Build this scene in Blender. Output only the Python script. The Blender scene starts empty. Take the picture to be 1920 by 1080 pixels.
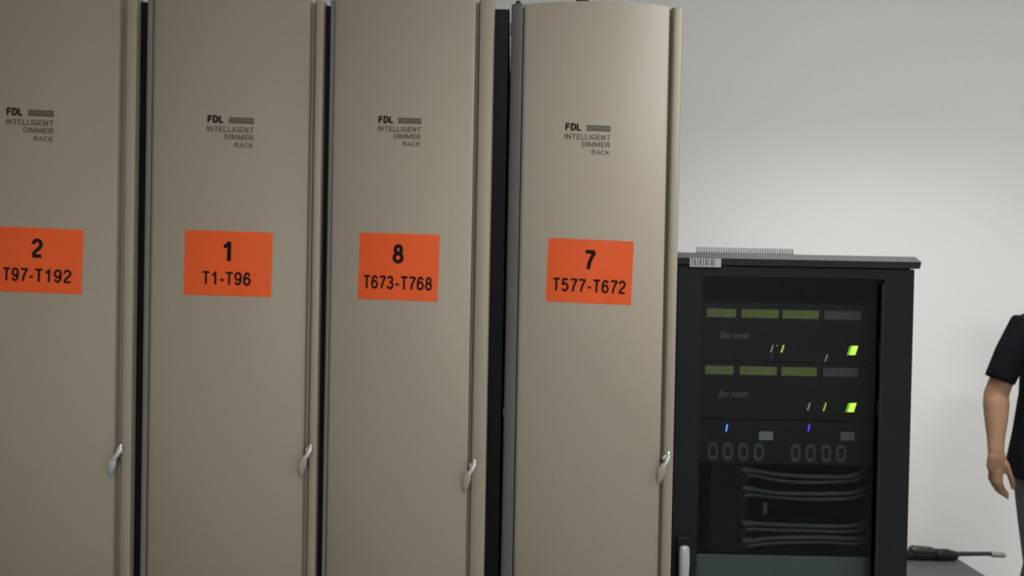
import bpy, bmesh, math, random
from mathutils import Vector, Matrix
random.seed(7)
PI = math.pi
scene = bpy.context.scene
C = scene.collection

# ---------------------------------------------------------------- camera
FPX = 1500.0; CAMZ = 1.55
PITCH = 0.013; ROLL = 0.0195
FWD = Vector((0, math.cos(PITCH), -math.sin(PITCH)))
_U0 = Vector((0, math.sin(PITCH), math.cos(PITCH))); _R0 = Vector((1, 0, 0))
UPV = _U0*math.cos(ROLL) - _R0*math.sin(ROLL)
RGT = _R0*math.cos(ROLL) + _U0*math.sin(ROLL)
cam = bpy.data.cameras.new('camera'); cam.lens = FPX/1920*36; cam.sensor_width = 36
cam.clip_start = 0.05
camo = bpy.data.objects.new('camera', cam); C.objects.link(camo)
mt = Matrix((RGT, UPV, -FWD)).transposed().to_4x4(); mt.translation = (0, 0, CAMZ)
camo.matrix_world = mt
cam.dof.use_dof = True; cam.dof.focus_distance = 1.15; cam.dof.aperture_fstop = 7.0
scene.camera = camo
scene.view_settings.view_transform = 'Standard'
scene.view_settings.look = 'None'
scene.view_settings.gamma = 1
scene.view_settings.use_curve_mapping = False
scene.view_settings.exposure = 0.0

def P(px, py, D):
    """point of the place seen at photo pixel (px,py) on the plane y = D"""
    d = FWD + RGT*((px-960)/FPX) + UPV*((540-py)/FPX)
    t = D/d.y
    return Vector((d.x*t, D, CAMZ + d.z*t))

# ---------------------------------------------------------------- world
w = bpy.data.worlds.new('world'); scene.world = w; w.use_nodes = True
w.node_tree.nodes['Background'].inputs[0].default_value = (0.8, 0.85, 0.9, 1)
w.node_tree.nodes['Background'].inputs[1].default_value = 0.05

CEIL = 3.65
def area(name, loc, sx, sy, power, col, spread=180):
    l = bpy.data.lights.new(name, 'AREA'); l.shape = 'RECTANGLE'; l.size = sx; l.size_y = sy
    l.energy = power; l.color = col; l.spread = math.radians(spread)
    o = bpy.data.objects.new(name, l); C.objects.link(o); o.location = loc
    return o
LAMPS = [((1.65, 2.42), 1.6, 0.30, 31, (1.0, 0.998, 0.985), 98),
         ((0.85, -1.1), 1.2, 0.60, 80, (1.0, 0.98, 0.955), 180),
         ((2.7, 0.9), 0.3, 1.2, 15, (1.0, 0.985, 0.96), 180)]
for i, (xy, sx, sy, pw, col, sp) in enumerate(LAMPS):
    area('troffer_light', (xy[0], xy[1], CEIL-0.045), sx, sy, pw, col, sp)

# ---------------------------------------------------------------- helpers
def lin(c):
    return tuple(((v/255)/12.92 if v/255 <= .04045 else ((v/255+.055)/1.055)**2.4) for v in c)
def mat(name, rgb, rough=0.5, metal=0.0, spec=0.5, noise=0.0, nscale=8, emit=None, estr=1, bump=0, bscale=200, stretch=None):
    m = bpy.data.materials.new(name); m.use_nodes = True; nt = m.node_tree
    b = nt.nodes['Principled BSDF']
    b.inputs['Base Color'].default_value = (*rgb, 1); b.inputs['Roughness'].default_value = rough
    b.inputs['Metallic'].default_value = metal; b.inputs['Specular IOR Level'].default_value = spec
    tc = nt.nodes.new('ShaderNodeTexCoord'); mp = nt.nodes.new('ShaderNodeMapping')
    nt.links.new(tc.outputs['Object'], mp.inputs[0])
    if stretch: mp.inputs['Scale'].default_value = stretch
    if noise:
        n = nt.nodes.new('ShaderNodeTexNoise'); n.inputs['Scale'].default_value = nscale
        n.inputs['Detail'].default_value = 4
        nt.links.new(mp.outputs[0], n.inputs['Vector'])
        r = nt.nodes.new('ShaderNodeValToRGB')
        r.color_ramp.elements[0].position = .3; r.color_ramp.elements[1].position = .7
        r.color_ramp.elements[0].color = (*[v*(1-noise) for v in rgb], 1)
        r.color_ramp.elements[1].color = (*[min(1, v*(1+noise)) for v in rgb], 1)
        nt.links.new(n.outputs['Fac'], r.inputs[0]); nt.links.new(r.outputs[0], b.inputs['Base Color'])
    if bump:
        n2 = nt.nodes.new('ShaderNodeTexNoise'); n2.inputs['Scale'].default_value = bscale
        nt.links.new(mp.outputs[0], n2.inputs['Vector'])
        bp = nt.nodes.new('ShaderNodeBump'); bp.inputs['Strength'].default_value = bump
        bp.inputs['Distance'].default_value = 0.002
        nt.links.new(n2.outputs['Fac'], bp.inputs['Height']); nt.links.new(bp.outputs[0], b.inputs['Normal'])
    if emit:
        b.inputs['Emission Color'].default_value = (*emit, 1); b.inputs['Emission Strength'].default_value = estr
    return m

M = {}
M['wall'] = mat('painted_wall', (0.86, 0.86, 0.85), .75, noise=.012, nscale=1.3, bump=.15, bscale=120)
M['ceiling'] = mat('ceiling_paint', (0.84, 0.83, 0.81), .8, noise=.01)
M['floor'] = mat('grey_floor', (0.30, 0.30, 0.30), .45, noise=.08, nscale=4)
M['beige'] = mat('beige_powder_coat', (0.330, 0.294, 0.234), .55, spec=.2, noise=.015, nscale=3, bump=.1, bscale=900)
M['post'] = mat('grey_post_metal', (0.115, 0.11, 0.105), .4, spec=.4, noise=.03)
M['postbeige'] = mat('khaki_post_paint', (0.21, 0.195, 0.165), .5, spec=.3, noise=.03)
M['blacksteel'] = mat('black_steel', (0.006, 0.006, 0.007), .5, spec=.15, noise=.1)
M['orange'] = mat('orange_label', (0.80, 0.110, 0.021), .55, spec=.3, noise=.04, nscale=9)
M['ink'] = mat('black_print', (0.012, 0.007, 0.005), .7, spec=.12)
M['fade'] = mat('grey_print', (0.085, 0.075, 0.06), .7, spec=.15)
M['bar'] = mat('dark_olive_print', (0.075, 0.068, 0.048), .6)
M['chrome'] = mat('chrome', (0.8, 0.79, 0.76), .14, metal=1.0)
M['rackblack'] = mat('rack_black', (0.0098, 0.0120, 0.0140), .45, spec=.18, noise=.06)
M['capblack'] = mat('cap_charcoal', (0.015, 0.016, 0.018), .5, spec=.22, noise=.05)
M['grille'] = mat('grille_grey', (0.22, 0.22, 0.22), .5)
M['silver'] = mat('satin_handle', (0.42, 0.46, 0.46), .35, metal=.3, noise=.03)
M['pale'] = mat('pale_sticker', (0.45, 0.50, 0.49), .5)
M['panel'] = mat('unit_panel', (0.022, 0.027, 0.027), .5, spec=.15, noise=.1)
M['yellow'] = mat('yellow_green_strip', (0.33, 0.38, 0.10), .5, noise=.12, nscale=30)
M['greystrip'] = mat('grey_strip', (0.16, 0.17, 0.165), .5, noise=.1)
M['gprint'] = mat('grey_logo', (0.26, 0.27, 0.27), .5)
M['socket'] = mat('socket_ring', (0.115, 0.12, 0.11), .4, noise=.1)
M['cable'] = mat('cable_rubber', (0.085, 0.09, 0.092), .45, noise=.15)
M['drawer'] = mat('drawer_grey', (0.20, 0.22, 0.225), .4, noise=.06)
M['chest'] = mat('charcoal_vinyl', (0.085, 0.086, 0.09), .55, noise=.04)
M['plastic'] = mat('black_plastic', (0.012, 0.013, 0.014), .45, spec=.25)
M['rod'] = mat('dark_rod', (0.04, 0.042, 0.038), .35, metal=.4)
M['rubber'] = mat('grey_rubber', (0.32, 0.32, 0.31), .7)
M['skin'] = mat('skin', (0.265, 0.148, 0.088), .55, spec=.3, noise=.06, nscale=14, bump=.1, bscale=300)
M['tshirt'] = mat('black_cotton', (0.006, 0.006, 0.009), .85, spec=.08, noise=.1, bump=.3, bscale=400)
M['trousers'] = mat('grey_trousers', (0.085, 0.085, 0.08), .8, noise=.08, nscale=20)
M['hair'] = mat('black_hair', (0.008, 0.007, 0.006), .5, noise=.2, nscale=60, bump=.5)
M['shoe'] = mat('shoe_black', (0.02, 0.02, 0.022), .5)
M['eye'] = mat('eye_white', (0.7, 0.7, 0.68), .2)
M['iris'] = mat('iris_dark', (0.02, 0.012, 0.008), .2)
M['lips'] = mat('lips', (0.30, 0.11, 0.085), .5)
M['ledg'] = mat('led_green', (.3, .8, .1), .4, emit=(0.72, 1.0, 0.10), estr=1.7)
M['ledgd'] = mat('led_green_dim', (.2, .6, .05), .4, emit=(0.14, 0.9, 0.01), estr=1.1)
M['ledy'] = mat('led_yellow', (.7, .6, .1), .4, emit=(0.80, 0.66, 0.10), estr=1.0)
M['ledw'] = mat('led_pale', (.6, .55, .4), .4, emit=(0.55, 0.48, 0.30), estr=.6)
M['ledb'] = mat('led_blue', (.1, .3, .9), .4, emit=(0.08, 0.30, 1.0), estr=2.2)
M['ledv'] = mat('led_violet', (.2, .1, .9), .4, emit=(0.12, 0.07, 1.0), estr=1.6)
M['lamp'] = mat('lamp_diffuser', (.9, .9, .9), .4, emit=(1, .98, .95), estr=4)
M['white'] = mat('white_metal', (.75, .75, .74), .4)
# tinted glass
g = bpy.data.materials.new('tinted_glass'); g.use_nodes = True; nt = g.node_tree
for n in list(nt.nodes): nt.nodes.remove(n)
out = nt.nodes.new('ShaderNodeOutputMaterial'); mx = nt.nodes.new('ShaderNodeMixShader')
tr = nt.nodes.new('ShaderNodeBsdfTransparent'); gl = nt.nodes.new('ShaderNodeBsdfGlossy')
tr.inputs[0].default_value = (0.72, 0.76, 0.76, 1); gl.inputs[0].default_value = (1, 1, 1, 1); gl.inputs['Roughness'].default_value = .12
fr = nt.nodes.new('ShaderNodeFresnel'); fr.inputs[0].default_value = 1.22
nt.links.new(fr.outputs[0], mx.inputs[0]); nt.links.new(tr.outputs[0], mx.inputs[1]); nt.links.new(gl.outputs[0], mx.inputs[2])
nt.links.new(mx.outputs[0], out.inputs[0]); M['glass'] = g

def link(name, me, m, parent=None, loc=None, smooth=False):
    o = bpy.data.objects.new(name, me); C.objects.link(o)
    if m is not None: me.materials.clear(); me.materials.append(m)
    if parent is not None: o.parent = parent
    if loc is not None: o.location = loc
    if smooth:
        for p in me.polygons: p.use_smooth = True
    return o
def obj(name, bm, m, parent=None, loc=None, smooth=False):
    bmesh.ops.recalc_face_normals(bm, faces=bm.faces)
    me = bpy.data.meshes.new(name); bm.to_mesh(me); bm.free()
    return link(name, me, m, parent, loc, smooth)
def box(bm, x0, x1, y0, y1, z0, z1, bev=0, seg=2):
    r = bmesh.ops.create_cube(bm, size=1)
    vs = r['verts']
    for v in vs:
        v.co = Vector((x0+(v.co.x+.5)*(x1-x0), y0+(v.co.y+.5)*(y1-y0), z0+(v.co.z+.5)*(z1-z0)))
    if bev:
        es = list({e for v in vs for e in v.link_edges})
        bmesh.ops.bevel(bm, geom=es, offset=bev, segments=seg, affect='EDGES', profile=.5)
    return bm
def B(*a, **k):
    return box(bmesh.new(), *a, **k)
def prism(bm, pts, z0, z1):
    lo = [bm.verts.new((x, y, z0)) for x, y in pts]; hi = [bm.verts.new((x, y, z1)) for x, y in pts]
    n = len(pts)
    for i in range(n):
        bm.faces.new((lo[i], lo[(i+1) % n], hi[(i+1) % n], hi[i]))
    bm.faces.new(lo[::-1]); bm.faces.new(hi)
    return bm
def tube(bm, pts, rad, ref=(0, 1, 0), n=14, cap=True):
    """loft of elliptical rings along pts; rad = list of r or (a,b): a across, b along ref; round ends"""
    pts = [Vector(p) for p in pts]; rad = [(r, r) if not isinstance(r, (tuple, list)) else r for r in rad]
    ref = Vector(ref)
    T = []
    for i in range(len(pts)):
        a = pts[max(0, i-1)]; b = pts[min(len(pts)-1, i+1)]
        T.append((b-a).normalized())
    seq = []
    if cap:
        for s in (.25, .6, .87): seq.append((pts[0]-T[0]*min(rad[0])*math.sqrt(1-s*s), tuple(r*s for r in rad[0]), T[0]))
    for p, r, t in zip(pts, rad, T): seq.append((p, r, t))
    if cap:
        for s in (.87, .6, .25): seq.append((pts[-1]+T[-1]*min(rad[-1])*math.sqrt(1-s*s), tuple(r*s for r in rad[-1]), T[-1]))
    rings = []
    for p, (a, b), t in seq:
        v = (ref - t*ref.dot(t)).normalized(); u = t.cross(v)
        rings.append([bm.verts.new(p + u*a*math.cos(2*PI*k/n) + v*b*math.sin(2*PI*k/n)) for k in range(n)])
    for r0, r1 in zip(rings, rings[1:]):
        for k in range(n): bm.faces.new((r0[k], r0[(k+1) % n], r1[(k+1) % n], r1[k]))
    bm.faces.new(rings[0][::-1]); bm.faces.new(rings[-1])
    return bm
def cyl(bm, p0, p1, r, n=20):
    return tube(bm, [p0, p1], [r, r], ref=(0, 1, 0) if abs((Vector(p1)-Vector(p0)).normalized().y) < .9 else (0, 0, 1), n=n, cap=False)
def ell(bm, c, r, n=20, rot=None):
    res = bmesh.ops.create_uvsphere(bm, u_segments=n, v_segments=n//2+2, radius=1)
    mtx = Matrix.Diagonal((*r, 1))
    if rot: mtx = rot.to_4x4() @ mtx
    bmesh.ops.transform(bm, matrix=Matrix.Translation(c) @ mtx, verts=res['verts'])
    return bm
def tag(o, label, cat, group=None, kind=None):
    if label: o['label'] = label
    if cat: o['category'] = cat
    if group: o['group'] = group
    if kind: o['kind'] = kind
    return o
def thing(name, loc, label, cat, group=None):
    o = bpy.data.objects.new(name, None); C.objects.link(o); o.location = loc; o.empty_display_size = .1
    return tag(o, label, cat, group)
def struct(name, bm, m):
    o = obj(name, bm, m); o['kind'] = 'structure'; return o
def baked(bm, voxel, smooth=4, fac=.5):
    """union of overlapping lofts into one continuous skin"""
    bmesh.ops.recalc_face_normals(bm, faces=bm.faces)
    me = bpy.data.meshes.new('tmp'); bm.to_mesh(me); bm.free()
    o = bpy.data.objects.new('tmp', me); C.objects.link(o)
    r = o.modifiers.new('r', 'REMESH'); r.mode = 'VOXEL'; r.voxel_size = voxel
    s = o.modifiers.new('s', 'SMOOTH'); s.factor = fac; s.iterations = smooth
    bpy.context.view_layer.update()
    dg = bpy.context.evaluated_depsgraph_get()
    res = bpy.data.meshes.new_from_object(o.evaluated_get(dg))
    bpy.data.objects.remove(o); bpy.data.meshes.remove(me)
    return res
def _arc(cx, cy, rx, ry, a0=0, a1=360, n=20):
    return [(cx+rx*math.cos(math.radians(a0+(a1-a0)*i/n)), cy+ry*math.sin(math.radians(a0+(a1-a0)*i/n))) for i in range(n+1)]
_six = [_arc(.29, .32, .22, .27), [(.51, .76)]+_arc(.29, .70, .20, .25, 40, 110, 6)+[(.12, .80), (.075, .60), (.07, .34)]]
GLYPH = {   # centre lines in a box one unit high: (advance, strokes)
 '1': (.66, [[(.36, 0), (.36, 1)], [(.08, .74), (.22, .775), (.30, .85), (.335, .97)]]),
 '2': (.66, [_arc(.28, .70, .22, .25, 175, -20, 14)+[(.38, .48), (.16, .27), (.07, .08)], [(.04, .055), (.54, .055)]]),
 '3': (.66, [_arc(.27, .74, .19, .21, 170, -80, 14), [(.20, .53), (.30, .53)], _arc(.28, .29, .22, .24, 85, -170, 16)]),
 '5': (.66, [[(.50, .945), (.14, .945), (.085, .49)], [(.085, .50)]+_arc(.28, .33, .22, .28, 130, -155, 16)]),
 '6': (.66, _six),
 '7': (.62, [[(.03, .945), (.54, .945)], [(.53, .93), (.36, .64), (.25, .32), (.21, 0)]]),
 '8': (.66, [_arc(.28, .735, .175, .21), _arc(.28, .285, .22, .235)]),
 '9': (.66, [[(.58-x, 1-y) for x, y in st] for st in _six]),
 'T': (.66, [[(.02, .945), (.58, .945)], [(.30, .95), (.30, 0)]]),
 '-': (.42, [[(.05, .37), (.33, .37)]]),
 'F': (.60, [[(.07, 0), (.07, 1)], [(.07, .945), (.54, .945)], [(.07, .52), (.48, .52)]]),
 'D': (.68, [[(.07, 0), (.07, 1)], [(.07, .945)]+_arc(.26, .5, .29, .445, 90, -90, 16)+[(.07, .055)]]),
 'L': (.56, [[(.07, 1), (.07, 0)], [(.07, .055), (.52, .055)]]),
 'I': (.22, [[(.07, 0), (.07, 1)]]),
 'N': (.68, [[(.07, 0), (.07, 1)], [(.08, .97), (.50, .03)], [(.51, 0), (.51, 1)]]),
 'E': (.60, [[(.07, 0), (.07, 1)], [(.07, .945), (.53, .945)], [(.07, .52), (.49, .52)], [(.07, .055), (.53, .055)]]),
 'G': (.72, [_arc(.32, .5, .26, .445, 40, 345, 22), [(.58, .10), (.58, .45), (.36, .45)]]),
 'M': (.80, [[(.07, 0), (.07, 1)], [(.08, .97), (.34, .10), (.60, .97)], [(.61, 0), (.61, 1)]]),
 'R': (.68, [[(.07, 0), (.07, 1)], [(.07, .945)]+_arc(.32, .73, .19, .215, 90, -90, 12)+[(.07, .515)], [(.36, .51), (.53, 0)]]),
 'A': (.70, [[(.03, 0), (.31, .98), (.59, 0)], [(.12, .33), (.50, .33)]]),
 'C': (.70, [_arc(.32, .5, .26, .445, 40, 320, 22)]),
 'K': (.66, [[(.07, 0), (.07, 1)], [(.53, .98), (.10, .42)], [(.24, .58), (.55, 0)]]),
}
def text_mesh(s_, size, bold=.12):
    """sans-serif lettering from centre lines; bold = stroke width in letter heights"""
    V = []; F = []; x0 = 0; h = bold/2
    for ch_ in s_:
        adv, strokes = GLYPH[ch_]
        for st in strokes:
            st = [Vector((x, h+y*(1-2*h)) if False else (x, y)) for x, y in st]
            n = len(st); base = len(V)
            for i, p in enumerate(st):
                a = (st[i]-st[i-1]).normalized() if i else None
                b = (st[i+1]-st[i]).normalized() if i < n-1 else None
                t = (a+b).normalized() if a is not None and b is not None else (a if a is not None else b)
                c = 1/max(.5, t.dot(a)) if a is not None and b is not None else 1
                nv = Vector((-t.y, t.x))*h*c
                V += [((x0+p.x+nv.x)*size, (p.y+nv.y)*size), ((x0+p.x-nv.x)*size, (p.y-nv.y)*size)]
            for i in range(n-1):
                F.append((base+2*i, base+2*i+1, base+2*i+3, base+2*i+2))
        x0 += adv + bold*.35
    return V, F
def fit(tm, w=None, h=None):
    """scale flat text to a given width/height, centred"""
    vs, fs = tm
    x0 = min(v[0] for v in vs); x1 = max(v[0] for v in vs); y0 = min(v[1] for v in vs); y1 = max(v[1] for v in vs)
    kx = w/(x1-x0) if w else h/(y1-y0); ky = h/(y1-y0) if h else kx
    return ([((v[0]-(x0+x1)/2)*kx, (v[1]-(y0+y1)/2)*ky) for v in vs], fs)

# ---------------------------------------------------------------- room
RX0, RX1, RY0, RY1 = -3.2, 3.7, -2.6, 3.9
struct('floor', B(RX0-.1, RX1+.1, RY0-.1, RY1+.1, -.1, 0), M['floor'])
struct('ceiling', B(RX0-.1, RX1+.1, RY0-.1, RY1+.1, CEIL, CEIL+.1), M['ceiling'])
struct('wall_back', B(RX0-.1, RX1+.1, RY1, RY1+.1, 0, CEIL), M['wall'])
struct('wall_front', B(RX0-.1, RX1+.1, RY0-.1, RY0, 0, CEIL), M['wall'])
struct('wall_left', B(RX0-.1, RX0, RY0, RY1, 0, CEIL), M['wall'])
struct('wall_right', B(RX1, RX1+.1, RY0, RY1, 0, CEIL), M['wall'])

# ---------------------------------------------------------------- dimmer racks
DF = 2.05            # plane of the rack fronts
TOPZ = 2.247
def fx(px): return P(px, 520, DF).x
class Panel:
    """bowed front of a door, from x0 to x1 (rack coordinates, front is -y)"""
    def __init__(s, x0, x1, bow=.031): s.x0, s.x1, s.bow = x0, x1, bow
    def y(s, x):
        t = (x-s.x0)/(s.x1-s.x0)*2-1
        t = max(-1, min(1, t))
        return -.004 - s.bow*(1-abs(t)**2.1) * 1.0
def conform(name, polys2d, pan, uc, wc, tilt, eps, m, parent, thick=.0004):
    """flat (u,w) mesh wrapped on the bowed panel round its centre; a thin solid"""
    vs, fs = polys2d
    bm = bmesh.new(); ca, sa = math.cos(tilt), math.sin(tilt)
    bv = []
    for u, v in vs:
        x = uc + u*ca - v*sa; z = wc + u*sa + v*ca
        bv.append(bm.verts.new((x, pan.y(x)-eps, z)))
    for f in fs:
        try: bm.faces.new([bv[i] for i in f])
        except ValueError: pass
    me = bpy.data.meshes.new(name)
    bmesh.ops.recalc_face_normals(bm, faces=bm.faces)
    ext = bmesh.ops.extrude_face_region(bm, geom=list(bm.faces))
    for e in ext['geom']:
        if isinstance(e, bmesh.types.BMVert): e.co.y += thick
    bmesh.ops.recalc_face_normals(bm, faces=bm.faces)
    bm.to_mesh(me); bm.free()
    return link(name, me, m, parent)
def merge(*items):
    """items: (polys2d, du, dw)"""
    V = []; F = []
    for (vs, fs), du, dw in items:
        o = len(V); V += [(u+du, v+dw) for u, v in vs]; F += [tuple(i+o for i in f) for f in fs]
    return V, F
def rect2d(w_, h_, n=16):
    V = []; F = []
    for i in range(n+1):
        V += [(-w_/2+w_*i/n, -h_/2), (-w_/2+w_*i/n, h_/2)]
    for i in range(n): F.append((2*i, 2*i+2, 2*i+3, 2*i+1))
    return V, F
def right_edge(tm, x):
    vs, fs = tm; x1 = max(v[0] for v in vs); return ([(v[0]-x1+x, v[1]) for v in vs], fs)

def logo_parts(door, pan, uc, wc, tilt, wide):
    """printed mark: three bold letters, a hatched bar, three thin right-aligned lines"""
    s = wide/.118
    L = uc - wide/2
    big = fit(text_mesh('FDL', .02, bold=.23), w=.041*s, h=.0195*s)
    conform('logo_letters', merge((big, -wide/2+.0205*s, .0365*s)), pan, uc, wc, tilt, .0010, M['ink'], door)
    # hatched bar: many short upright blocks between two rules
    bar = []
    bw = .063*s; x0 = wide/2-bw
    nb = 13
    for i in range(nb):
        bar.append((rect2d(bw/nb*.72, .0105*s, 1), x0+bw*(i+.5)/nb, .0355*s))
    bar.append((rect2d(bw, .0034*s, 6), x0+bw/2, .0295*s)); bar.append((rect2d(bw, .0022*s, 6), x0+bw/2, .0412*s))
    conform('logo_bar', merge(*bar), pan, uc, wc, tilt, .0010, M['bar'], door)
    it = []
    for txt, wd, dz in (('INTELLIGENT', .118, .0115), ('DIMMER', .073, -.0075), ('RACK', .047, -.0270)):
        t = right_edge(fit(text_mesh(txt, .02, bold=.12), w=wd*s, h=.0135*s), wide/2)
        it.append((t, 0, dz*s))
    conform('printed_lettering', merge(*it), pan, uc, wc, tilt, .0010, M['fade'], door)

def latch(parent, x, z, k):
    """chrome quarter-turn latch: round boss on the flange and a curved wing reaching down over the groove"""
    bm = bmesh.new()
    cyl(bm, (x+.008, -.002, z+.018), (x+.008, -.014, z+.018), .0095)
    tube(bm, [(x+.014, -.016, z+.034), (x+.013, -.019, z+.022), (x+.008, -.022, z+.010), (x+.000, -.022, z-.002)],
         [(.0042, .003), (.006, .004), (.0062, .004), (.005, .004)], ref=(0, 1, 0), n=14)
    o = obj('latch', bm, M['chrome'], parent, smooth=True)
    bm = bmesh.new()
    a = math.radians(k)
    tube(bm, [(x+.001, -.020, z+.004), (x-.004, -.024, z-.012), (x-.007, -.023, z-.026), (x-.008-.006*math.sin(a), -.018, z-.044)],
         [(.006, .003), (.0105, .0035), (.009, .0035), (.003, .002)], ref=(0, 1, 0), n=14)
    obj('latch_wing', bm, M['silver' if k else 'beige'], parent, smooth=True)

def dimmer_rack(px0, px1, pitch_x1, label, lab, logo, latch_px, open_deg=0, postw=.02, grw=.016, flw=.020, cfill=0, number='1', ch='T1-T96', key=0):
    x0 = fx(px0); x1 = fx(px1); W = x1-x0
    r = thing('dimmer_rack', (x0, DF, 0), label, 'cabinet', 'beige dimmer racks standing in a row')
    # black carcass filling up to the neighbour
    bm = B(.003, pitch_x1-x0-.003, .024, .80, .0, TOPZ-.004, bev=.003)
    obj('carcass', bm, M['blacksteel'], r)
    obj('plinth', B(.0, W, -.002, .024, .0, .055, bev=.002), M['blacksteel'], r)
    # hinge post: quarter-rounded grey upright
    pts = []
    for i in range(9):
        a = PI/2*i/8
        pts.append((.002+postw*.9*(1-math.cos(a)), -.012*math.sin(a)+.004))
    pts += [(postw*.98, .024), (.002, .024)]
    obj('hinge_post', prism(bmesh.new(), pts, .06, TOPZ), M['post' if postw > .03 else 'postbeige'], r)
    for hz in (TOPZ-.06, 1.2, .3):
        obj('hinge', cyl(bmesh.new(), (-.001+.004, .010, hz-.016), (.003, .010, hz+.016), .0035), M['chrome'], r, smooth=True)
    # top cap hiding the gap above the door
    obj('top_rail', B(.006, W-.002, .024, .20, TOPZ-.002, TOPZ+.003, bev=.001), M['beige'], r)
    # door (origin on its hinge)
    hx = postw
    dW = W-hx-.001
    pan = Panel(.0015, dW-flw-grw)
    n = 40; pts = [(.0015, .018)]
    for i in range(n+1):
        x = pan.x0 + (pan.x1-pan.x0)*i/n
        e = .0
        pts.append((x, pan.y(x)))
    pts += [(pan.x1+.001, .020), (pan.x1+grw*.40, .020), (pan.x1+grw*.9, .000), (pan.x1+grw+.002, -.003), (dW-.002, -.003), (dW, -.001), (dW, .022), (.0015, .022)]
    bm = prism(bmesh.new(), pts, .06, TOPZ)
    door = obj('door', bm, M['beige'], r, loc=(hx, 0, 0))
    for p in door.data.polygons:
        if abs(p.normal.z) < .5 and p.area > .01 and abs(p.normal.y) > .85: p.use_smooth = True
    door.rotation_euler.z = -math.radians(open_deg)
    bpy.context.view_layer.update()
    inv = door.matrix_world.inverted()
    def onpanel(px, py):
        # point on the bowed face seen at the photo position
        D = DF-.035
        for _ in range(5):
            q = inv @ P(px, py, D)
            s = pan.y(q.x)
            D = (door.matrix_world @ Vector((q.x, s, q.z))).y
        q = inv @ P(px, py, D)
        return q.x, q.z
    # orange label
    lx0, ly0, lx1, ly1, tilt = lab
    cx, cz = onpanel((lx0+lx1)/2, (ly0+ly1)/2)
    k = FPX/(DF-.042)
    lw = (lx1-lx0)/k; lh = (ly1-ly0)/k
    sheet = conform('label_sheet', rect2d(lw, lh, 24), pan, cx, cz, tilt, .0006, M['orange'], door)
    sheet['label'] = 'orange paper label'
    big = fit(text_mesh(number, .06, bold=.20), h=.049)
    wch = {'T1-T96': .121, 'T97-T192': .171, 'T673-T768': .174, 'T577-T672': .184}[ch]
    small = fit(text_mesh(ch, .03, bold=.165), w=wch, h=.0345)
    def place(tm, d): return ([(u, v+d) for u, v in tm[0]], tm[1])
    conform('label_number', place(big, lh*.5-.051), pan, cx, cz, tilt, .0013, M['ink'], door)
    conform('label_range', place(small, -lh*.5+.044), pan, cx, cz, tilt, .0013, M['ink'], door)
    gx0, gx1, gy, gt = logo
    ux, uz = onpanel((gx0+gx1)/2, gy)
    logo_parts(door, pan, ux, uz, gt, (gx1-gx0)/k)
    lq = inv @ P(latch_px[0], latch_px[1], DF-.01)
    latch(door, pan.x1+grw*.5, lq.z, key)
    return r, pan

T = -.022
X = [fx(268), fx(610), fx(948), fx(1270)]
dimmer_rack(-82.0, 251, X[0], 'beige dimmer rack with orange label 2, cut off by the left edge of the photo',
            (-13, 427, 151, 549, T), (10, 100, 238, T), (228, 858), postw=.02, number='2', ch='T97-T192', key=20, flw=.024, grw=.018)
dimmer_rack(268, 600, X[1], 'beige dimmer rack with orange label 1 between racks 2 and 8',
            (343, 433, 508, 555, T+.008), (388, 475, 251, T+.008), (573, 858), postw=.019, number='1', ch='T1-T96', flw=.018)
dimmer_rack(610, 919, X[2], 'beige dimmer rack with orange label 8, its door slightly ajar',
            (670, 438, 822, 563, T+.008), (708, 789, 250, T), (890, 882), open_deg=4.0, postw=.012, number='8', ch='T673-T768', flw=.034, grw=.012)
dimmer_rack(948, 1270, X[3], 'beige dimmer rack with orange label 7, rightmost, beside the black server cabinet',
            (1026, 449, 1187, 569, T-.004), (1059, 1144, 265, T), (1248, 872), postw=.033, number='7', ch='T577-T672', flw=.022, grw=.013)
racks = [o for o in C.objects if o.name.startswith('dimmer_rack')]
# small black lifting knob on top of rack 7
obj('lifting_knob', tube(bmesh.new(), [(.185, .03, TOPZ+.005), (.185, .03, TOPZ+.030)], [.017, .017], n=16), M['plastic'], racks[-1], smooth=True)
obj('top_pin', tube(bmesh.new(), [(.019, .012, TOPZ), (.019, .012, TOPZ+.007)], [.008, .007], n=14), M['plastic'], racks[-1], smooth=True)

# ---------------------------------------------------------------- server cabinet
SD = 2.14            # plane of its door
sx0 = X[3]+.014; sx1 = P(1712, 700, SD).x
stop = P(1500, 497, SD).z
SW = sx1-sx0
srv = thing('server_cabinet', (sx0, SD, 0), 'black server cabinet with tinted door and silver handle, right of the beige racks', 'cabinet')
bm = bmesh.new()
box(bm, 0, .02, .03, .80, .04, stop); box(bm, SW-.02, SW, .03, .80, .04, stop)
box(bm, .02, SW-.02, .78, .80, .04, stop); box(bm, .02, SW-.02, .03, .78, .04, .08); box(bm, .02, SW-.02, .03, .78, stop-.02, stop)
obj('carcass', bm, M['rackblack'], srv)
obj('plinth', B(.01, SW-.01, .02, .78, 0, .04), M['rackblack'], srv)
# chamfered top cap
capt = P(1600, 479, SD-.01).z
bm = bmesh.new()
z0 = stop-.004; z1 = capt
zm = z0+(z1-z0)*.55
for y0_, y1_, a, zz in ((-.010, .80, .006, z0), (-.010, .80, .010, zm), (.004, .79, .000, z1)):
    for y_ in (y0_, y1_):
        bm.verts.new((-a, y_, zz)); bm.verts.new((SW+a, y_, zz))
bmesh.ops.convex_hull(bm, input=list(bm.verts))
bmesh.ops.dissolve_limit(bm, angle_limit=.01, verts=bm.verts, edges=bm.edges)
obj('top_cap', bm, M['capblack'], srv)
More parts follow.
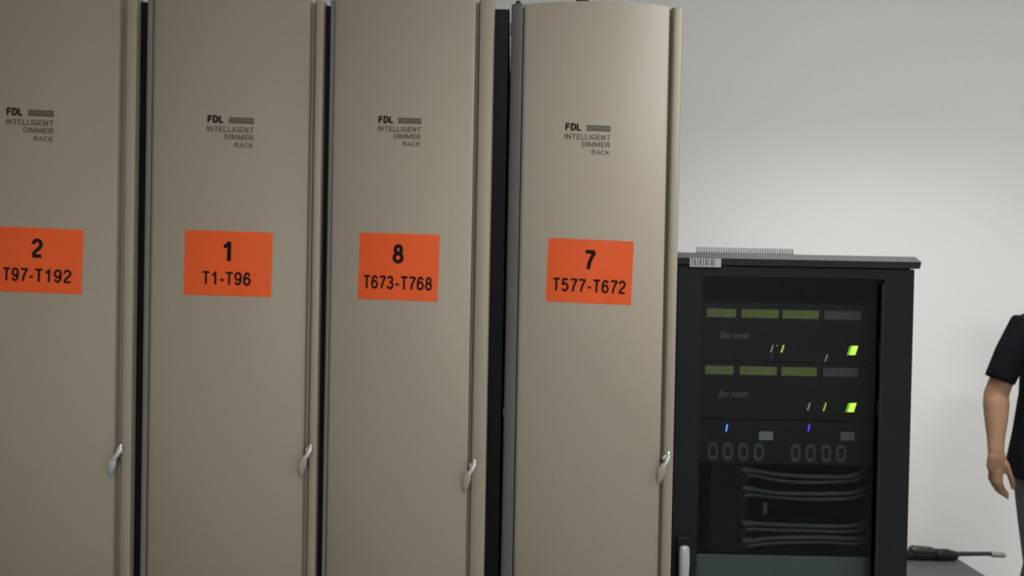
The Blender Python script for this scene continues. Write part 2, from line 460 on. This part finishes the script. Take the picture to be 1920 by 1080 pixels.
# fin grille on the cap
gx0 = P(1306, 475, SD+.02).x-sx0; gx1 = P(1490, 475, SD+.02).x-sx0
bm = bmesh.new(); nf = 40
box(bm, gx0, gx1, .020, .032, z1-.001, z1+.0022)
for i in range(nf):
    x = gx0+(gx1-gx0)*(i+.5)/nf
    vs = [bm.verts.new(c) for c in ((x-.0015, .024, z1+.002), (x+.0015, .024, z1+.002), (x-.0008, .024, z1+.016), (x-.0034, .024, z1+.016))]
    vb = [bm.verts.new(v.co+Vector((0, .003, 0))) for v in vs]
    for j in range(4): bm.faces.new((vs[j], vs[(j+1) % 4], vb[(j+1) % 4], vb[j]))
    bm.faces.new(vs[::-1]); bm.faces.new(vb)
o = obj('bristle_strip', bm, M['grille'], srv); o['label'] = 'grey comb-like bristle strip standing on the top cap'
# barcode-like sticker on the front of the cap
c0 = P(1293, 500, SD-.012); c1 = P(1352, 485, SD-.012)
bm = B(c0.x-sx0, c1.x-sx0, -.0135, -.0115, c0.z, c1.z)
st = obj('asset_sticker', bm, M['pale'], srv); st['label'] = 'pale striped sticker'
bm = bmesh.new(); wst = c1.x-c0.x
for i in range(9):
    x = c0.x-sx0+wst*(.06+.09*i) + random.uniform(-.001, .001)
    box(bm, x, x+.0028 if i % 2 else x+.0018, -.0142, -.0132, c0.z+.003, c1.z-.002)
obj('sticker_bars', bm, M['ink'], st)
# door frame with four bars
gl0 = P(1311, 800, SD).x-sx0; gl1 = P(1650, 800, SD).x-sx0
dz1 = stop-.006; gz1 = P(1480, 520, SD).z
bm = bmesh.new()
box(bm, .004, gl0, -.004, .026, .06, dz1, bev=.003); box(bm, gl1, SW-.004, -.004, .026, .06, dz1, bev=.003)
box(bm, gl0-.004, gl1+.004, -.003, .026, gz1, dz1-.001); box(bm, gl0-.004, gl1+.004, -.003, .026, .06, .14)
door = obj('door', bm, M['rackblack'], srv)
obj('glass_pane', B(gl0-.003, gl1+.003, .006, .010, .135, gz1+.004), M['glass'], door)['label'] = 'tinted glass pane'
bm = B(gl1-.007, gl1+.001, -.008, -.001, .16, gz1-.012, bev=.002)
obj('door_trim', bm, M['capblack'], door)
# swing handle
h0 = P(1270, 1080, SD-.02); h1 = P(1293, 1017, SD-.02)
hxc = (h0.x+h1.x)/2-sx0
bm = bmesh.new()
tube(bm, [(hxc, -.026, h1.z-.013), (hxc, -.031, h1.z-.04), (hxc-.001, -.030, h1.z-.11), (hxc-.001, -.022, h1.z-.17)],
     [(.0135, .007), (.0148, .009), (.013, .009), (.010, .008)], ref=(0, 1, 0), n=18)
hd = obj('handle', bm, M['silver'], door, smooth=True); hd['label'] = 'pale silver swing handle'
obj('handle_plate', B(hxc-.018, hxc+.018, -.0125, -.003, h1.z-.20, h1.z+.012, bev=.004), M['rackblack'], door)
for xx in (.045, SW-.055):
    obj('mounting_rail', B(xx-.008, xx+.018, .085, .10, .08, stop-.02), M['capblack'], srv)

# equipment inside; its front plane
ED = SD+.075
ex0 = P(1313, 700, ED).x; ex1 = P(1642, 700, ED).x
def rc(px, py, D=ED):
    p = P(px, py, D); return p.x, p.z
def front_box(px0, py0, px1, py1, y0, y1, root, bev=0, D=ED):
    """box whose front is seen between two photo corners (upright in the room)"""
    cx, cz = rc((px0+px1)/2, (py0+py1)/2, D); k = FPX/D
    w_ = (px1-px0)/k/2; h_ = (py1-py0)/k/2
    return B(cx-w_-root.x, cx+w_-root.x, y0, y1, cz-h_-root.z, cz+h_-root.z, bev=bev)
def dy_(x): return ROLL*(x-1470)     # the room's level lines tilt by the roll

def processor(yt, yb, label, strips, sy, logo, leds, disp):
    cx, zt = rc(1477, yt); _, zb = rc(1477, yb)
    u = thing('control_unit', ((ex0+ex1)/2, ED, zb), label, 'electronics', 'dark control units in the server cabinet')
    L = u.location
    H = zt-zb
    obj('chassis', B(ex0+.014-L.x, ex1-.014-L.x, .003, .42, .001, H-.001), M['rackblack'], u)
    obj('front_panel', B(ex0-L.x, ex1-L.x, 0, .004, .0008, H-.0008, bev=.001), M['panel'], u)
    for i, (a, b) in enumerate(strips):
        y = sy+dy_((a+b)/2)
        o = obj('label_strip', front_box(a, y-8, b, y+8, -.0016, .0006, L), M['yellow' if i < 3 else 'greystrip'], u)
        o['label'] = 'yellow-green label strip' if i < 3 else 'grey label strip'
    # grey slanted maker's lettering, too soft to read
    bm = bmesh.new()
    lx0, ly = logo
    hs = [15, 9, 9, 9, 9, 9, 10]
    for i, h in enumerate(hs):
        x, z = rc(lx0+4+8*i, ly+dy_(lx0+30)+5); k = FPX/ED
        x -= L.x; z -= L.z
        for dx in ((0,) if i in (2,) else (0, 4.2)):
            a = x+dx/k; hh = h/k
            v = [bm.verts.new(c) for c in ((a, -.0006, z), (a+1.6/k, -.0006, z), (a+1.6/k+hh*.25, -.0006, z+hh), (a+hh*.25, -.0006, z+hh))]
            v2 = [bm.verts.new(q.co+Vector((0, .001, 0))) for q in v]
            for j in range(4): bm.faces.new((v[j], v[(j+1) % 4], v2[(j+1) % 4], v2[j]))
            bm.faces.new(v); bm.faces.new(v2[::-1])
            if h < 14 and dx == 0 and i != 2:
                box(bm, a, a+5.5/k, -.0006, .0004, z+hh-1.6/k, z+hh)
    obj('grey_lettering', bm, M['gprint'], u)
    def slant(px, py, w_, h_, m, name='indicator_light', off=.0022, par=u, base=L):
        x, z = rc(px, py); k = FPX/ED; x -= base.x; z -= base.z; w2 = w_/k/2; h2 = h_/k/2; s = h2*.30
        bm = bmesh.new()
        v = [bm.verts.new(c) for c in ((x-w2-s, -off, z-h2), (x+w2-s, -off, z-h2), (x+w2+s, -off, z+h2), (x-w2+s, -off, z+h2))]
        v2 = [bm.verts.new(q.co+Vector((0, off+.0005, 0))) for q in v]
        for j in range(4): bm.faces.new((v[j], v[(j+1) % 4], v2[(j+1) % 4], v2[j]))
        bm.faces.new(v); bm.faces.new(v2[::-1])
        return obj(name, bm, M[m], par)
    for px, py, w_, h_, m in leds: slant(px, py, w_, h_, m)
    dx, dy = disp
    wnd = obj('display_window', front_box(dx-15, dy-15, dx+15, dy+15, -.0012, .0006, L), M['plastic'], u)
    for off, ww, m in ((-6.5, 2.0, 'ledgd'), (-2.0, 3.6, 'ledg'), (1.8, 3.2, 'ledg'), (5.8, 4.0, 'ledg')):
        slant(dx+off, dy, ww, 17, m, 'display_segment', .0024, wnd)
    return u
processor(568, 679, 'dark control unit with yellow-green label strips, upper of the two in the server cabinet',
          [(1325, 1380), (1390, 1460), (1467, 1535), (1546, 1614)], 589, (1345, 632),
          [(1447, 654, 1.8, 14, 'ledw'), (1457, 648, 2, 2, 'ledw'), (1467, 654, 2.6, 14, 'ledy'), (1549, 671, 1.6, 13, 'ledw'), (1447, 668, 3, 8, 'greystrip'), (1486, 649, 3, 2, 'greystrip')], (1598, 657))
processor(680, 787, 'dark control unit with yellow-green label strips, lower of the two in the server cabinet',
          [(1322, 1375), (1387, 1456), (1465, 1531), (1543, 1608)], 696, (1343, 742),
          [(1516, 762.5, 2, 14, 'ledw'), (1546, 763, 2, 15, 'ledy')], (1595, 764))
# splitter with eight oval sockets
_, zt = rc(1477, 789); _, zb = rc(1477, 872)
sp = thing('splitter_unit', ((ex0+ex1)/2, ED, zb), 'black splitter unit with two rows of four oval sockets and blue lights', 'electronics')
L = sp.location; H = zt-zb
obj('chassis', B(ex0+.014-L.x, ex1-.014-L.x, .003, .3, .001, H-.001), M['rackblack'], sp)
obj('front_panel', B(ex0-L.x, ex1-L.x, 0, .004, .0008, H-.0008, bev=.001), M['panel'], sp)
k = FPX/ED
for px in (1336, 1364, 1393, 1422, 1491, 1519, 1548, 1576):
    x, z = rc(px, 848+dy_(px)); x -= L.x; z -= L.z
    bm = bmesh.new(); n = 24; ri = []
    for s, yy in ((1, .0), (1, -.004), (.52, -.004), (.50, .0)):
        ri.append([bm.verts.new((x+9.5/k*s*math.copysign(abs(math.cos(2*PI*i/n))**.7, math.cos(2*PI*i/n)), yy-.0002,
                                 z+(17 if s == 1 else 19)/k*s*math.copysign(abs(math.sin(2*PI*i/n))**.7, math.sin(2*PI*i/n)))) for i in range(n)])
    for a, b in zip(ri, ri[1:]):
        for i in range(n): bm.faces.new((a[i], a[(i+1) % n], b[(i+1) % n], b[i]))
    so = obj('socket', bm, M['socket'], sp)
for px, m in ((1362, 'ledb'), (1516, 'ledv')):
    bm = bmesh.new(); x, z = rc(px, 801.5); x -= L.x; z -= L.z
    tube(bm, [(x-.0012, -.0025, z-.009), (x+.0015, -.0025, z+.008)], [.0019, .0019], n=10)
    obj('indicator_light', bm, M[m], sp)
for px, py in ((1436, 817), (1589, 818)):
    o = obj('sticker', front_box(px-13, py-8, px+13, py+8, -.0014, .0004, L), M['gprint'], sp)
o2 = [c for c in sp.children if c.name.startswith('sticker')]
o2[0].data.materials.clear(); o2[0].data.materials.append(M['pale'])
o2[0].data.materials[0] = mat('grey_sticker', (0.42, 0.47, 0.46), .5)
# loose cables below the splitter
bands = [(892, 'top', 12), (926, 'second', 8), (988, 'third', 3), (1014, 'lowest', -8)]
for by, nm, sag in bands:
    for j in (0, 1):
        y = by + (-4 if j == 0 else 5)
        xs = [1408, 1450, 1500, 1550, 1600, 1648]
        pts = []
        for q, px in enumerate(xs):
            t = q/5
            p = P(px, y - sag*.5 + sag*4*t*(1-t)*(1 if t > 0 else 0) + dy_(px)*.5 + random.uniform(-1.2, 1.2), ED-.004+.012*j)
            pts.append(p)
        pts[-1] += Vector((-.004, .05, -.002))
        # smooth the polyline
        fine = []
        for q in range(len(pts)-1):
            a = pts[max(0, q-1)]; b = pts[q]; c = pts[q+1]; d = pts[min(len(pts)-1, q+2)]
            for s in range(6):
                u = s/6
                fine.append(.5*((2*b)+(c-a)*u+(2*a-5*b+4*c-d)*u*u+(3*b-a-3*c+d)*u**3))
        fine.append(pts[-1])
        root = pts[0]
        u = thing('patch_cable', root, f'thick dark patch cable in the {nm} loose bundle inside the server cabinet', 'cable', f'dark cables in the {nm} bundle')
        obj('lead', tube(bmesh.new(), [p-root for p in fine], [.0062]*len(fine), n=10, ref=(0, 0, 1)), M['cable'], u, smooth=True)
        obj('plug', tube(bmesh.new(), [(-.020, 0, 0), (-.008, 0, 0), (.006, 0, 0)], [.0085, .0095, .007], n=12, ref=(0, 0, 1)), M['cable'], u, smooth=True)
# patch panel the plugs sit in
_, zt = rc(1400, 874); _, zb = rc(1400, 1036)
xa = rc(1330, 950)[0]; xb = rc(1402, 950)[0]
u = thing('patch_bay', ((xa+xb)/2, ED, zb), 'narrow black patch panel where the dark cables plug in', 'electronics')
obj('housing', B(xa-u.location.x, xb-u.location.x, .0, .10, .001, zt-zb-.001, bev=.002), M['rackblack'], u)
for i in range(6):
    z = (zt-zb)*(i+.6)/6.4
    obj('port', B(xb-.030-u.location.x, xb-.006-u.location.x, -.004, .002, z-.007, z+.007, bev=.001), M['panel'], u)
pp = P(1434, 953, ED)
u = tag(obj('loose_plug', tube(bmesh.new(), [(0, 0, -.012), (0, 0, .010)], [.0065, .0075], n=12), M['socket'], None, loc=pp, smooth=True),
        'small grey plug hanging loose between the cable bundles', 'plug')
# grey drawer at the bottom of the view
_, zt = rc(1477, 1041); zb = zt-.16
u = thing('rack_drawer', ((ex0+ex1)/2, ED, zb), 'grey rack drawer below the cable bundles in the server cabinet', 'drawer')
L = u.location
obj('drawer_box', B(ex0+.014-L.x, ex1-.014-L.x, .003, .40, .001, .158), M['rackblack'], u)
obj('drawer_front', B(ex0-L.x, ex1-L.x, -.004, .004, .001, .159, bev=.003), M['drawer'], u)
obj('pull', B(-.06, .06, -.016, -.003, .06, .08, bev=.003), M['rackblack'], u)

# ---------------------------------------------------------------- low chest and folded stand behind the cabinet
cb = P(1792, 1044, 3.65)
chz = cb.z
ch = thing('storage_chest', (1.55, 3.475, 0), 'low charcoal storage chest by the wall, right of the server cabinet', 'chest')
obj('chest_body', B(1.16-1.55, cb.x-1.55-.006, -.170, .170, .02, chz-.045, bev=.008), M['chest'], ch)
obj('lid', B(1.155-1.55, cb.x-1.55, -.175, .175, chz-.044, chz, bev=.006), M['chest'], ch)
for a, b in ((-.33, -.13), (-.33, .13), (.38, -.13), (.38, .13)):
    obj('foot', B(a-.025, a+.025, b-.025, b+.025, 0, .021, bev=.004), M['plastic'], ch)
SY = 3.60
def S(px, py): return P(px, py, SY)
sr = S(1705, 1031); zc = chz+.0235
fs = thing('folded_stand', (sr.x, SY, chz), 'black folded tripod stand lying on the low chest by the wall', 'stand')
xr = lambda px: S(px, 1031).x - sr.x
obj('leg_bundle', tube(bmesh.new(), [(-.30, 0, .0235), (xr(1788), 0, .0235)], [.023, .022], n=16, ref=(0, 0, 1)), M['plastic'], fs, smooth=True)
obj('clamp', tube(bmesh.new(), [(xr(1712), 0, .045), (xr(1746), 0, .043)], [(.024, .020), (.022, .017)], n=16, ref=(0, 0, 1)), M['rod'], fs, smooth=True)
obj('collar', tube(bmesh.new(), [(xr(1750), 0, .026), (xr(1780), 0, .026)], [.026, .025], n=16, ref=(0, 0, 1), cap=False), M['plastic'], fs, smooth=True)
obj('inner_rod', tube(bmesh.new(), [(xr(1785), 0, .030), (xr(1861), 0, .034)], [.0105, .0095], n=14, ref=(0, 0, 1)), M['rod'], fs, smooth=True)
f = obj('rubber_foot', tube(bmesh.new(), [(xr(1861), 0, .032), (xr(1881), 0, .030)], [.013, .013], n=14, ref=(0, 0, 1)), M['rubber'], fs, smooth=True)
f['label'] = 'pale grey rubber tip'

# ---------------------------------------------------------------- person
PD = 3.0
def H(px, py, dy=0): return P(px, py, PD+dy)
cxs, cxh = 2.085, 2.055          # middle of the shoulders, of the hips
bm = bmesh.new()
sh = H(1917, 614, 0)             # their right shoulder joint
el = H(1868, 738, .015); wr = H(1867, 845, -.045)
# torso
tube(bm, [(cxh, PD, .90), (cxh, PD, 1.00), (cxh+.01, PD, 1.12), (cxs-.005, PD, 1.26), (cxs, PD+.01, 1.37), (cxs, PD+.015, 1.43)],
     [(.150, .105), (.135, .100), (.122, .095), (.128, .10), (.125, .088), (.070, .060)], n=24)
tube(bm, [(cxs, PD+.02, 1.40), (cxs, PD+.01, 1.47), (cxs, PD-.005, 1.54)], [(.062, .06), (.056, .058), (.052, .06)], n=20)
for q in (sh, Vector((cxs+.175, PD+.01, 1.395))):
    s_ = -1 if q.x < cxs else 1
    tube(bm, [(cxs+s_*.02, PD+.015, 1.455), Vector((cxs+s_*.08, PD+.015, 1.43)), q+Vector((0, 0, .005))], [.042, .040, .040], n=16)
# head
hc = Vector((cxs, PD-.012, 1.625))
ell(bm, hc+Vector((0, .012, .025)), (.080, .098, .096), 28)
ell(bm, hc+Vector((0, -.022, -.035)), (.063, .070, .082), 24)
tube(bm, [hc+Vector((0, -.084, .018)), hc+Vector((0, -.096, -.008)), hc+Vector((0, -.102, -.024))], [.010, .012, .016], n=12)
ell(bm, hc+Vector((0, -.080, -.083)), (.022, .016, .016), 12)
ell(bm, hc+Vector((0, -.084, -.056)), (.024, .010, .010), 12)
for s in (-1, 1):
    ell(bm, hc+Vector((s*.030, -.076, .022)), (.019, .010, .006), 12)
    ell(bm, hc+Vector((s*.081, .012, -.004)), (.010, .020, .032), 12)
    ell(bm, hc+Vector((s*.040, -.060, -.020)), (.020, .018, .018), 12)
# their right arm (image left)
tube(bm, [(cxs-.10, PD+.01, 1.385), sh, sh.lerp(el, .35), sh.lerp(el, .75), el, el.lerp(wr, .18), el.lerp(wr, .45), el.lerp(wr, .78), wr],
     [.048, .044, .041, .040, .0415, (.0455, .041), (.040, .036), (.031, .026), (.0285, .021)], n=20)
# palm
kn = H(1868, 881, -.05)
tube(bm, [wr, wr.lerp(kn, .35)+Vector((.002, -.004, 0)), wr.lerp(kn, .8), kn], [(.028, .020), (.036, .017), (.037, .015), (.033, .012)], n=18)
F = {'little': [(1857, 879, -.045), (1856, 896, -.040), (1862, 909, -.022), (1869, 917, -.006)],
     'ring': [(1863, 882, -.052), (1863, 903, -.050), (1869, 918, -.030), (1878, 926, -.012)],
     'middle': [(1870, 884, -.055), (1870, 907, -.055), (1878, 923, -.038), (1889, 933, -.022)],
     'index': [(1877, 882, -.052), (1875, 903, -.050), (1881, 917, -.030), (1889, 926, -.010)]}
for nme, pts in F.items():
    r0 = {'little': .0075, 'ring': .0087, 'middle': .0092, 'index': .009}[nme]
    q = [H(*p) for p in pts]
    tube(bm, [kn.lerp(q[0], .4), q[0], q[0].lerp(q[1], .5), q[1], q[1].lerp(q[2], .5), q[2], q[3]],
         [r0, r0*1.12, r0, r0*1.05, r0*.92, r0*.95, r0*.78], n=12)
th = [H(1873, 858, -.045), H(1885, 870, -.055), H(1893, 889, -.058), H(1898, 905, -.052), H(1899, 915, -.046)]
tube(bm, th, [.013, .0135, .0105, .0098, .0075], n=12)
# their left arm, hanging, a mirror of the other
def mir(v): return Vector((2*cxs-v.x, v.y+.03, v.z))
sh2 = Vector((cxs+.175, PD+.01, 1.395)); el2 = Vector((cxs+.235, PD+.05, 1.13)); wr2 = Vector((cxs+.235, PD-.06, .90)); kn2 = wr2+Vector((.0, -.02, -.075))
tube(bm, [(cxs+.10, PD+.01, 1.385), sh2, sh2.lerp(el2, .4), sh2.lerp(el2, .8), el2, el2.lerp(wr2, .25), el2.lerp(wr2, .6), wr2],
     [.048, .046, .043, .041, .041, .042, .034, (.028, .020)], n=20)
tube(bm, [wr2, wr2.lerp(kn2, .5), kn2], [(.028, .020), (.036, .016), (.033, .012)], n=18)
for i, (dx, l, r0) in enumerate(((.028, .065, .0075), (.010, .078, .0086), (-.009, .082, .009), (-.027, .075, .0088))):
    a = kn2+Vector((dx, 0, 0)); b = a+Vector((0, -.004, -l*.5)); c = b+Vector((-.002, .016, -l*.28)); d = c+Vector((-.003, .018, -l*.15))
    tube(bm, [kn2.lerp(a, .4), a, b, c, d], [r0, r0*1.1, r0, r0*.95, r0*.8], n=12)
a = wr2+Vector((-.018, -.012, -.025))
tube(bm, [a, a+Vector((-.022, -.012, -.022)), a+Vector((-.034, -.014, -.050)), a+Vector((-.036, -.008, -.072))], [.013, .012, .0105, .008], n=12)
# legs, mid-stride
hipR = Vector((cxh-.070, PD, .90)); knR = Vector((cxh-.015, PD+.02, .49)); anR = Vector((cxh-.02, PD+.15, .10))
hipL = Vector((cxh+.085, PD, .90)); knL = Vector((cxh+.09, PD-.14, .50)); anL = Vector((cxh+.09, PD-.20, .085))
for hp, kk, an in ((hipR, knR, anR), (hipL, knL, anL)):
    tube(bm, [hp, hp.lerp(kk, .4), kk, kk.lerp(an, .3), an.lerp(kk, .12), an], [.076, .072, .055, .054, .036, .037], n=20)
    tube(bm, [an+Vector((0, .03, -.035)), an+Vector((0, -.06, -.045)), an+Vector((0, -.15, -.06))], [(.032, .03), (.038, .026), (.036, .014)], n=16, ref=(0, 0, 1))
body = link('person', baked(bm, .0045, 5), M['skin'], smooth=True)
# the origin on the floor under the person
off = Vector((cxh, PD, 0))
body.data.transform(Matrix.Translation(-off)); body.location = off
tag(body, 'person in black t-shirt and grey trousers walking, arm hanging, at right edge', 'person')
def part(name, me, m, lab=None):
    me.transform(Matrix.Translation(-off))
    o = link(name, me, m, body, smooth=True)
    if lab: o['label'] = lab
    return o
# t-shirt
bm = bmesh.new()
hem = H(1893, 893).z
tube(bm, [(cxh+.005, PD, hem), (cxh+.005, PD, hem+.04), (cxh+.01, PD, 1.0), (cxs-.01, PD, 1.14), (cxs, PD, 1.27), (cxs, PD+.01, 1.37), (cxs, PD+.015, 1.425)],
     [(.178, .142), (.173, .138), (.158, .122), (.148, .120), (.155, .125), (.150, .108), (.088, .080)], n=32, cap=False)
hs = H(1874, 713, .01)
tube(bm, [(cxs-.09, PD+.01, 1.38), sh+Vector((.004, 0, .002)), sh.lerp(hs, .5)+Vector((0, 0, 0)), hs], [.060, .056, .055, .052], n=24, cap=False)
hs2 = sh2.lerp(el2, .78)
for q, s_ in ((sh, -1), (sh2, 1)):
    tube(bm, [(cxs+s_*.035, PD+.015, 1.432), (cxs+s_*.09, PD+.015, 1.425), q+Vector((s_*-.006, 0, .004))], [(.050, .062), (.048, .060), (.044, .054)], n=20)
tube(bm, [(cxs+.09, PD+.01, 1.385), sh2, sh2.lerp(hs2, .5), hs2], [.060, .056, .055, .053], n=24, cap=False)
tube(bm, [(cxs, PD+.017, 1.40), (cxs, PD+.014, 1.452)], [(.074, .074), (.066, .068)], n=24, cap=False)
part('t_shirt', baked(bm, .006, 4), M['tshirt'], 'black short-sleeved t-shirt')
# trousers
bm = bmesh.new()
tube(bm, [(cxh+.01, PD, .98), (cxh+.01, PD, .90), (cxh+.015, PD, .80)], [(.155, .118), (.158, .122), (.130, .105)], n=28, cap=False)
for hp, kk, an in ((hipR+Vector((.012, 0, 0)), knR, anR), (hipL, knL, anL)):
    tube(bm, [hp, hp.lerp(kk, .25), hp.lerp(kk, .6), kk, kk.lerp(an, .5), an+Vector((0, 0, .0))], [.082, .088, .080, .070, .062, .060], n=24, cap=False)
part('trousers', baked(bm, .007, 4), M['trousers'], 'grey trousers')
for an in (anR, anL):
    bm = bmesh.new()
    zb = .012 if an is anL else .03
    tube(bm, [an+Vector((0, .045, -.045)), an+Vector((0, -.02, -.035)), an+Vector((0, -.10, -.05)), an+Vector((0, -.17, -.06))],
         [(.036, .034), (.042, .040), (.046, .030), (.038, .022)], n=18, ref=(0, 0, 1))
    part('shoe', baked(bm, .006, 3), M['shoe'])
# hair, eyes, lips
bm = bmesh.new()
ell(bm, hc+Vector((0, .022, .040)), (.087, .102, .096), 28)
ell(bm, hc+Vector((0, .050, -.010)), (.079, .066, .074), 24)
part('hair', baked(bm, .006, 3), M['hair'], 'short black hair')
for s in (-1, 1):
    bm = ell(bmesh.new(), hc+Vector((s*.031, -.074, .004)), (.0125, .0105, .0068), 16)
    me = bpy.data.meshes.new('eye'); bm.to_mesh(me); bm.free(); part('eye', me, M['eye'])
    bm = ell(bmesh.new(), hc+Vector((s*.031, -.0838, .004)), (.0052, .0018, .0052), 14)
    me = bpy.data.meshes.new('iris'); bm.to_mesh(me); bm.free(); part('iris', me, M['iris'])
bm = ell(bmesh.new(), hc+Vector((0, -.0925, -.056)), (.021, .004, .0065), 16)
me = bpy.data.meshes.new('lips'); bm.to_mesh(me); bm.free(); part('lips', me, M['lips'])

# ---------------------------------------------------------------- ceiling lamps' housings
wh = ['near the back wall', 'above the camera', 'along the right wall']
for (xy, sx, sy, pw, col, sp_), nm in zip(LAMPS, wh):
    t = thing('ceiling_light', (xy[0], xy[1], CEIL), 'white rectangular ceiling light ' + nm, 'lamp', 'ceiling lights')
    bm = bmesh.new(); a = sx/2+.02; b = sy/2+.02
    box(bm, -a, a, -b, b, -.02, 0)
    box(bm, -a, -a+.018, -b, b, -.06, -.02); box(bm, a-.018, a, -b, b, -.06, -.02)
    box(bm, -a+.018, a-.018, -b, -b+.018, -.06, -.02); box(bm, -a+.018, a-.018, b-.018, b, -.06, -.02)
    obj('frame', bm, M['white'], t)
    obj('diffuser', B(-sx/2, sx/2, -sy/2, sy/2, -.032, -.022), M['lamp'], t)
